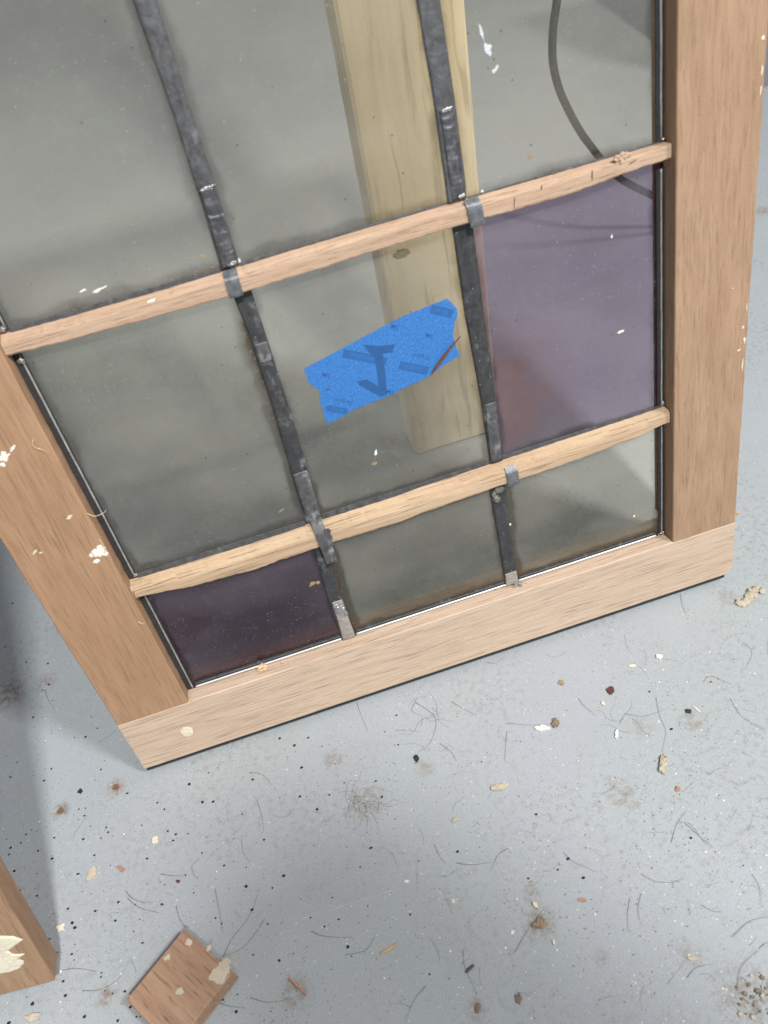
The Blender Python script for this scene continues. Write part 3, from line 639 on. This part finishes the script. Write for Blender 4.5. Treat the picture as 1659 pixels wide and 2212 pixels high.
# black cable
bm = bmesh.new(); pts = [wall_pt(x, y, .50) for x, y in ((1222, -300), (1214, -140), (1203, 0), (1195, 60), (1194, 130), (1207, 190), (1229, 240), (1254, 285), (1278, 318), (1308, 356), (1340, 386), (1380, 408), (1432, 432), (1490, 452))]
pts += [floor_pt(1530, 462, .006), floor_pt(1560, 440, .006), floor_pt(1590, 420, .006)]
tube(bm, spline(pts, 8), 0.0042, 10)
tag(link('cable', bm, M['cable'], None, True), 'black cable hanging in a curve behind the upper right pane', 'cable')
# steel cabinet far right
cx0 = wall_pt(1636, 150, .86).x; zb = wall_pt(1655, 214, .86).z
bm = bmesh.new(); box(bm, cx0, 2.0, .86, 1.15, zb, .40, .004)
cb = tag(link('steel_cabinet', bm, M['cab']), 'dark grey cabinet at the far right edge beyond the right stile', 'cabinet')
bm = bmesh.new(); box(bm, cx0, 2.0, .85, .8595, zb - .014, zb + .006, .001); link('base_board', bm, M['cabbase'], cb)
bm = bmesh.new(); box(bm, cx0 + .01, 1.98, .88, 1.13, 0.001, zb - .0005); link('plinth', bm, M['cabbase'], cb)

# unseen stand added behind the viewer: its top is shaped to shade the floor
st = empty('shade_stand', Matrix.Translation((.294, -.690, 0)), 'unseen stand added behind the viewer to shade the floor', 'stand')
bm = bmesh.new(); prism(bm, [(-.085, -.15), (.085, -.15), (.055, -.03), (.035, .03), (-.005, .050), (-.055, .045), (-.09, -.03)], .875, .90, .004)
so = link('shade_top', bm, M['rail'], st); so.rotation_euler = (0, 0, .45)
bm = bmesh.new(); tube(bm, [(0, -.01, .01), (0, -.01, .8745)], .011, 12); link('shade_stand_pole', bm, M['rail'], st, True)
for k in range(3):
    a = math.radians(210 + 60 * k); bm = bmesh.new(); tube(bm, [(.012 * math.cos(a), -.01 + .012 * math.sin(a), .12), (.2 * math.cos(a), .2 * math.sin(a), .008)], .009, 8); link('shade_stand_leg', bm, M['rail'], st, True)

# ------------------------------------------------------------------ second sash, lower left corner
e2 = Vector((.16, .14, 1)).normalized()
bR = floor_pt(119, 2123); bB = floor_pt(127, 2096)
def rz(h): return None
ux = Vector((1, 0.0, 0)); uy = Vector((0, 1, 0))
m2 = Matrix.Identity(4)
bR = floor_pt(120, 2119, .012); ezz = e2; exx = (ux - ezz * ux.dot(ezz)).normalized(); eyy = ezz.cross(exx)
for i in range(3): m2[i][0] = exx[i]; m2[i][1] = eyy[i]; m2[i][2] = ezz[i]; m2[i][3] = bR[i]
m2[2][3] = 0.012
s2 = empty('wooden_sash', m2, 'brown wooden sash corner with white paint, standing at the lower left', 'window')
bm = bmesh.new(); box(bm, -.055, 0, 0, .016, 0, .75, .0012, 2); link('stile', bm, M['sash2'], s2)
bm = bmesh.new(); box(bm, -.30, -.0555, 0.0005, .0155, 0.0, .05, .001, 2); link('bottom_rail', bm, M['sash2'], s2)
bm = bmesh.new()
for i, (x, z, rx, rz_) in enumerate([(-.034, .052, .026, .026), (-.022, .036, .013, .012), (-.042, .032, .018, .014), (-.014, .030, .005, .003)]):
    flake(bm, (x, z, 0), rx, rz_, .0006, .3 * i, i + 20, 30, .35)
o = link('paint_patch', bm, M['cream'], s2); o.rotation_euler = (math.radians(90), 0, 0); o.location = (0, -0.0002, 0)

# ------------------------------------------------------------------ wood block on the floor
zt = 0.013
A_ = floor_pt(397, 2006, zt); B_ = floor_pt(503, 2099, zt); D_ = floor_pt(271, 2160, zt); C_ = B_ + D_ - A_
cx = (A_ + C_) / 2; ax = (D_ - A_); L = ax.length; wd = (B_ - A_).length; ang = math.atan2(ax.y, ax.x)
bm = bmesh.new(); c0 = Vector((cx.x, cx.y, 0.0012)); loc = [(p - cx) for p in (A_, B_, C_, D_)]
rotm = Matrix.Rotation(-(ang - math.pi / 2), 4, 'Z'); loc = [rotm @ p for p in loc]
prism(bm, [(p.x, p.y) for p in loc], 0, zt - .0012, .0008)
blk = link('wood_block', bm, M['block']); blk.location = c0; blk.rotation_euler = (0, 0, ang - math.pi / 2)
tag(blk, 'small square brown wood block with dried glue spots at the bottom edge', 'wood block')
bm = bmesh.new(); inv = (Matrix.Translation(c0) @ Matrix.Rotation(ang - math.pi / 2, 4, 'Z')).inverted()
for i, (x, y, r, q) in enumerate([(408, 2036, .0020, 1), (361, 2068, .0022, .7), (388, 2142, .0018, 1.2), (478, 2098, .0050, 1.1), (470, 2112, .0040, 1), (486, 2086, .0034, 1), (452, 2048, .0016, 1)]):
    p = inv @ floor_pt(x, y, zt); flake(bm, (p.x, p.y, zt - .0013), r, r * q, .0005, i, i + 4, 20, .35)
link('glue_spot', bm, M['beige'], blk)

# ------------------------------------------------------------------ chips and scraps on the floor (each a thing)
def chip(name, px, py, lpx, wpx, ang, kind, mat, label, cat, th=.0008, seed=None, jag=.3, tilt=0.0):
    """px,py: where in the picture it lies; lpx,wpx: length and width there; ang: picture angle in degrees"""
    c = floor_pt(px, py); a = math.radians(ang)
    lpx *= .78; wpx *= .78
    d1 = floor_pt(px + math.cos(a) * lpx / 2, py + math.sin(a) * lpx / 2) - c
    d2 = floor_pt(px - math.sin(a) * wpx / 2, py + math.cos(a) * wpx / 2) - c
    bm = bmesh.new(); sd = seed or int(px + py); r1, r2 = d1.length, d2.length; rot = math.atan2(d1.y, d1.x)
    if kind == 'flake': flake(bm, (0, 0, .0002), r1, r2, th, rot, sd, 18, jag, tilt)
    elif kind == 'lump': lump(bm, (0, 0, min(r1, r2) * .35), r1, r2, min(r1, r2) * .6, rot, sd, .5, 3, 2.0)
    elif kind == 'stick':
        u = d1.normalized(); tube(bm, [u * (r1 * t) + Vector((0, 0, r2 * .8)) for t in (-1, -.6, -.2, .2, .6, 1)], lambda t: r2 * (.35 + .65 * math.sin(math.pi * (.15 + .75 * t))), 6)
        for v_ in bm.verts: v_.co += mnoise.noise_vector(v_.co * 500 + Vector((sd, 0, 0))) * r2 * .4
    elif kind == 'chunk':
        for j in range(9):
            t = (j / 8) * 2 - 1; q = d1 * t * .8 + Vector((random.uniform(-1, 1), random.uniform(-1, 1), 0)) * r2 * .45
            lump(bm, (q.x, q.y, r2 * .25), r2 * random.uniform(.5, .8), r2 * random.uniform(.45, .7), r2 * .35, j, sd + j, .55, 2, 2.4)
    elif kind == 'slab':
        flake(bm, (0, 0, .0002), r1, r2, .0022, rot, sd, 26, .32); q = d2 * -1.05; flake(bm, (q.x, q.y, .0002), r1 * .45, r1 * .5, .0018, rot, sd + 1, 18, .3)
        bmesh.ops.subdivide_edges(bm, edges=bm.edges[:], cuts=2, use_grid_fill=True)
        for v_ in bm.verts:
            if v_.co.z > .0004: v_.co.z += mnoise.noise(v_.co * 420) * .0012
    o = link(name, bm, mat); o.location = (c.x, c.y, 0); return tag(o, label, cat, 'chips and crumbs lying on the floor')
chip('plaster_chunk', 1622, 1288, 74, 36, -32, 'chunk', M['plaster'], 'largest crumbly beige plaster chunk, beside the right end of the bottom rail', 'plaster chunk')
chip('paint_chip', 1170, 1574, 40, 14, -3, 'flake', M['white'], 'long white paint chip touching a small brown crumb, below the bottom rail', 'chip', .0016)
chip('dirt_crumb', 1199, 1563, 18, 22, 0, 'lump', M['pebble'], 'small grey brown crumb at the right tip of the long white chip', 'crumb')
chip('plaster_flake', 1432, 1655, 24, 50, 10, 'slab', M['plaster'], 'upright pointed beige plaster flake on the right side of the floor', 'plaster flake')
chip('plaster_flake', 1077, 1702, 48, 18, -14, 'flake', M['plaster'], 'curved beige plaster flake right of the middle hair tangle', 'plaster flake', .0016)
chip('paint_flake', 1319, 1491, 22, 22, 20, 'flake', M['maroon'], 'angular dark maroon paint flake', 'flake')
chip('wood_flake', 1212, 1475, 16, 15, 40, 'flake', M['tan'], 'small triangular brown flake left of the maroon flake', 'flake')
chip('paint_chip', 1424, 1420, 19, 13, 0, 'flake', M['white'], 'roundish white chip below the right part of the bottom rail', 'chip', .0014)
chip('paint_chip', 1332, 1586, 10, 22, 10, 'flake', M['white'], 'narrow upright white chip right of the long white chip', 'chip', .0010)
chip('paint_chip', 1303, 1521, 8, 16, -25, 'flake', M['cream'], 'small pointed cream chip under the maroon flake', 'chip', .0010)
chip('black_flake', 900, 1638, 14, 21, -15, 'flake', M['black'], 'black flake with ragged outline below the middle of the rail', 'flake')
chip('black_flake', 1487, 1537, 19, 12, 0, 'flake', M['black'], 'black flake beside a thin white sliver on the right', 'flake')
chip('white_sliver', 1505, 1533, 28, 4, 40, 'stick', M['white'], 'thin straight white sliver beside the black flake on the right', 'sliver')
chip('orange_crumb', 1464, 1705, 14, 13, 30, 'lump', M['orange'], 'small orange pink crumb right of the upright plaster flake', 'crumb')
chip('paint_chip', 1367, 1439, 20, 8, -8, 'flake', M['cream'], 'small yellowish curled chip below the bottom rail', 'chip')
chip('plaster_flake', 200, 1889, 25, 44, 8, 'flake', M['beige'], 'tall beige flake on the pinholed floor at the left', 'flake', .0012)
chip('wood_flake', 263, 1877, 24, 15, 35, 'flake', M['orange'], 'orange brown flake right of the tall beige flake', 'flake')
chip('paint_chip', 335, 1814, 20, 22, 10, 'flake', M['cream'], 'thin pale yellow flake above the wood block area', 'flake', .0004)
chip('paint_flake', 385, 1904, 10, 9, 0, 'flake', M['maroon'], 'tiny dark red flake above the wood block', 'flake')
chip('rust_lump', 251, 1701, 17, 15, 0, 'flake', M['rust'], 'rusty brown lump in a round stain below the sash corner', 'lump')
chip('dirt_lump', 132, 1752, 14, 17, 20, 'flake', M['rust'], 'dark brown lump at the edge of the shadow on the left', 'lump')
chip('wood_splinter', 643, 2131, 66, 9, 43, 'stick', M['pinkwood'], 'pinkish brown splinter right of the wood block', 'splinter')
chip('wood_splinter', 842, 2049, 56, 8, -34, 'stick', M['yellow'], 'straw coloured splinter at the bottom middle', 'splinter')
chip('wood_splinter', 1015, 2093, 30, 10, -42, 'stick', M['darkwood'], 'dark grey splinter right of the straw coloured one', 'splinter')
chip('paint_chip', 1157, 1956, 22, 11, 55, 'flake', M['cream'], 'cream pointed chip on top of a brown dirt patch', 'chip', .0014)
chip('dirt_clump', 1166, 1994, 30, 30, 0, 'chunk', M['dirt'], 'brown dirt clump under the cream pointed chip', 'dirt')
chip('leaf_bit', 984, 1771, 22, 10, -35, 'flake', M['plaster'], 'grey green curled flake near the middle hair tangle', 'flake', .001)
chip('paint_chip', 1107, 2014, 9, 10, 0, 'lump', M['white'], 'small curled white crumb left of the brown dirt clump', 'crumb')
chip('paint_chip', 879, 1904, 12, 8, 0, 'lump', M['white'], 'small white crumb in the lower middle shadow', 'crumb')
chip('paint_chip', 979, 1947, 10, 10, 0, 'lump', M['cream'], 'small cream crumb right of the lower middle shadow', 'crumb')
chip('beige_flake', 132, 2005, 20, 20, 0, 'flake', M['cream'], 'round cream flake next to the second sash', 'flake')
chip('beige_flake', 70, 2198, 48, 20, -12, 'flake', M['beige'], 'long beige flake under the second sash at the bottom left', 'flake', .0012)
chip('pink_flake', 1257, 1944, 28, 11, 4, 'flake', M['orange'], 'flat pinkish flake on the lower right floor', 'flake', .0003)
chip('dark_flake', 174, 1710, 12, 14, 20, 'flake', M['black'], 'small black flake between the two rusty lumps', 'flake')
chip('paint_chip', 1196, 2036, 6, 14, 0, 'flake', M['white'], 'tiny white triangle just below the brown dirt clump', 'chip', .001)
chip('plaster_flake', 1498, 2071, 30, 14, 0, 'flake', M['plaster'], 'flat dull beige flake on the lower right floor', 'flake', .0005)
chip('dark_lump', 1120, 2158, 16, 26, 0, 'lump', M['pebble'], 'dark brown lump at the bottom edge right of the middle', 'lump')
chip('dark_lump', 1032, 2178, 14, 28, 10, 'lump', M['pebble'], 'small tall brown smear at the bottom edge', 'lump')
chip('wood_flake', 1593, 1108, 9, 8, 0, 'lump', M['yellow'], 'tiny straw coloured chip beside the right stile foot', 'chip')

# ------------------------------------------------------------------ uncountable grit, pinholes, dust and hairs
def scatter(name, count, area_, size, mat, label, cat, dens=None, flatz=.35, seed=1):
    rnd = random.Random(seed); bm = bmesh.new(); k = 0; tries = 0
    while k < count and tries < count * 40:
        tries += 1
        px = rnd.uniform(area_[0], area_[2]); py = rnd.uniform(area_[1], area_[3])
        if dens and rnd.random() > dens(px, py): continue
        c = floor_pt(px, py); s = size * (.45 + rnd.random() ** 3 * 1.8)
        n = 6; a0 = rnd.random() * 6.28; el = rnd.uniform(.6, 1.0); top = []; bot = []
        for i in range(n):
            a = a0 + 6.283 * i / n; q = s * rnd.uniform(.75, 1.2)
            X, Y = math.cos(a) * q, math.sin(a) * q * el
            bot.append(bm.verts.new((c.x + X, c.y + Y, .0001))); top.append(bm.verts.new((c.x + X * .7, c.y + Y * .7, s * flatz)))
        bm.faces.new(top)
        for i in range(n): bm.faces.new((bot[i], bot[(i + 1) % n], top[(i + 1) % n], top[i]))
        k += 1
    o = link(name, bm, mat); tag(o, label, cat, kind='stuff'); return o
def d_black(px, py):
    return max(.05, min(1, 1.15 - px / 900)) * (1 if py > 1450 or px < 300 else .35)
def below(px, py):
    return 1 if py > 1690 - (px - 318) * .335 or px < 250 and py > 1200 + px * 1.6 else 0
def clump(cs):
    def f(px, py):
        s = 0
        for x, y, r in cs: s += math.exp(-((px - x) ** 2 + (py - y) ** 2) / (2 * r * r))
        return min(1, s)
    return f
scatter('black_pinhole', 430, (-20, 1180, 1680, 2230), .00062, M['pinhole'], 'round black pinholes peppered over the floor', 'grit', lambda x, y: d_black(x, y) * below(x, y), .12, 2)  # flat dark discs standing in for pits in the floor paint
scatter('white_grit', 340, (-20, 400, 1680, 2230), .00036, M['white'], 'tiny white crumbs scattered over the floor', 'grit', lambda x, y: below(x, y) * (.35 + .65 * (x > 800)), .5, 3)
scatter('brown_grit', 1100, (-20, 1180, 1680, 2230), .00031, M['dirt'], 'brown dust crumbs gathered in drifts on the floor', 'grit',
        lambda x, y: below(x, y) * min(1, .05 + clump([(780, 1730, 60), (1167, 1980, 45), (1345, 1720, 80), (1500, 1560, 60), (1150, 1860, 60), (640, 2140, 45), (1560, 1270, 45), (700, 1640, 40), (950, 1680, 60), (1400, 1950, 110), (1490, 1830, 80)])(x, y)), .5, 4)
scatter('pebble_grit', 38, (1560, 2095, 1700, 2230), .0010, M['pebble'], 'cluster of brown pebbles at the bottom right corner', 'grit', clump([(1640, 2150, 34)]), .8, 5)
scatter('pale_pebble', 14, (1560, 2095, 1700, 2230), .0012, M['beige'], 'pale bits among the brown pebbles at the bottom right corner', 'grit', clump([(1635, 2150, 36)]), .8, 6)

def hairs(name, specs, label, seed, r=.00011, mat='hair'):
    bm = bmesh.new()
    for pts in specs:
        P = [floor_pt(x, y, .0005 + .0006 * random.random()) for x, y in pts]; tube(bm, spline(P, 5), lambda t: r * (1 - .55 * t), 4)
    o = link(name, bm, M[mat]); return tag(o, label, 'hair', kind='stuff')
known = [[(560, 2000 - 20 - 60), (540, 1975), (500, 2040 - 10), (482, 2067)][::-1], [(572, 1985), (545, 2025), (520, 2050), (478, 2068)], [(345, 1888), (380, 1892), (405, 1888)], [(430, 1855), (415, 1870), (418, 1888), (430, 1898)],
         [(272, 1924), (285, 1940), (310, 1949), (332, 1948)], [(275, 1940), (300, 1960), (343, 1972)], [(135, 2096), (165, 2092), (208, 2098)], [(178, 2140), (215, 2138), (255, 2115), (280, 2075)],
         [(672, 2011), (700, 2022), (765, 2026)], [(745, 2063), (790, 2052), (812, 2018)], [(540, 2155), (580, 2165), (625, 2158)], [(472, 2166), (500, 2174), (530, 2177)], [(538, 1668), (570, 1675), (598, 1709)],
         [(1217, 1841), (1240, 1862), (1290, 1884)], [(1099, 1832), (1078, 1845), (1060, 1880)], [(985, 1864), (1020, 1868), (1062, 1862)], [(1000, 2052), (1005, 2090), (1032, 2150)], [(920, 2130), (895, 2160), (875, 2205)],
         [(1112, 2057), (1140, 2010), (1175, 1964)], [(1361, 1940), (1355, 1975), (1358, 2014)], [(1385, 1930), (1378, 1965), (1386, 2000)], [(1484, 2112), (1505, 2090), (1540, 2083)], [(1592, 2140), (1600, 2090), (1637, 2054)],
         [(1582, 2024), (1620, 1990), (1665, 1980)], [(1482, 1588 - 4), (1464, 1628), (1470, 1672), (1462, 1740)][:0] or [(1417, 1507), (1425, 1545), (1438, 1580), (1430, 1625)], [(1577, 1508), (1600, 1545), (1640, 1570)],
         [(1520, 1472), (1535, 1460), (1580, 1478)], [(1610, 1390), (1625, 1410), (1610, 1445)], [(1349, 1541), (1390, 1547), (1433, 1534)], [(1250, 1508), (1262, 1525), (1287, 1545)], [(1092, 1562), (1150, 1566), (1200, 1562)],
         [(975, 1515), (1000, 1530), (1030, 1545)], [(897, 1516), (940, 1550), (932, 1600), (905, 1625)], [(855, 1578), (880, 1577), (905, 1580)], [(1340, 1345 - 20), (1350, 1370), (1360, 1390 - 8)][:0] or [(1470, 1283), (1475, 1310), (1482, 1325)],
         [(1050, 1430), (1070, 1432), (1092, 1418)], [(950, 1605), (975, 1625), (985, 1640)], [(1095, 1580), (1092, 1620), (1090, 1645)], [(1450, 1820), (1462, 1780), (1485, 1750)], [(1478, 1776), (1510, 1805), (1540, 1830)], [(1485, 1775), (1500, 1790), (1522, 1820)],
         [(1625, 1888), (1640, 1915), (1645, 1955)], [(1385, 1888), (1420, 1905), (1470, 1905)], [(938, 1823), (950, 1850), (962, 1865)], [(465, 1920), (472, 1960), (482, 2015)], [(380, 1955), (388, 1985), (402, 2005)], [(160, 1802), (175, 1780), (190, 1760)],
         [(555, 1728), (565, 1760), (570, 1795)], [(522, 1812), (525, 1840), (540, 1862)], [(268, 1668 - 20), (290, 1620), (248, 1598)][:0] or [(212, 1604), (235, 1590), (252, 1576)], [(97, 1490), (103, 1510), (118, 1532)], [(770, 1516), (780, 1545), (795, 1580)],
         [(1640, 1990 + 60), (1650, 2040), (1662, 2035)], [(1515, 1955), (1540, 1968), (1560, 1970)], [(900, 1510), (890, 1535), (915, 1548)]]
hairs('long_hairs', known, 'single dark curved hairs lying on the floor', 1, .00011)
rnd = random.Random(11); rh = []
for _ in range(100):
    px, py = rnd.uniform(250, 1660), rnd.uniform(1350, 2212)
    if not below(px, py): continue
    if rnd.random() > .35 + .5 * (px > 850): continue
    a = rnd.uniform(0, 6.28); L_ = rnd.uniform(15, 60); cv = rnd.uniform(-1.0, 1.0); P = [(px, py)]
    for i in range(3): P.append((P[-1][0] + math.cos(a) * L_ / 3, P[-1][1] + math.sin(a) * L_ / 3)); a += cv * .6
    rh.append(P)
hairs('fine_hairs', rh, 'very fine grey hairs strewn over the floor', 2, .00006)
rh = []
for (cx_, cy_, R_, n_) in ((780, 1735, 42, 16), (560, 1640, 20, 0), (1345, 1570, 40, 5), (925, 1550, 40, 5), (1640, 2160, 40, 8)):
    for _ in range(n_):
        a = rnd.uniform(0, 6.28); p = (cx_ + rnd.gauss(0, R_ * .4), cy_ + rnd.gauss(0, R_ * .4)); P = [p]
        for i in range(4): P.append((P[-1][0] + math.cos(a) * R_ * .4, P[-1][1] + math.sin(a) * R_ * .4)); a += rnd.uniform(-1.1, 1.1)
        rh.append(P)
hairs('hair_tangle', rh, 'tangled brown black hairs caught in dirt on the floor', 3, .00007)
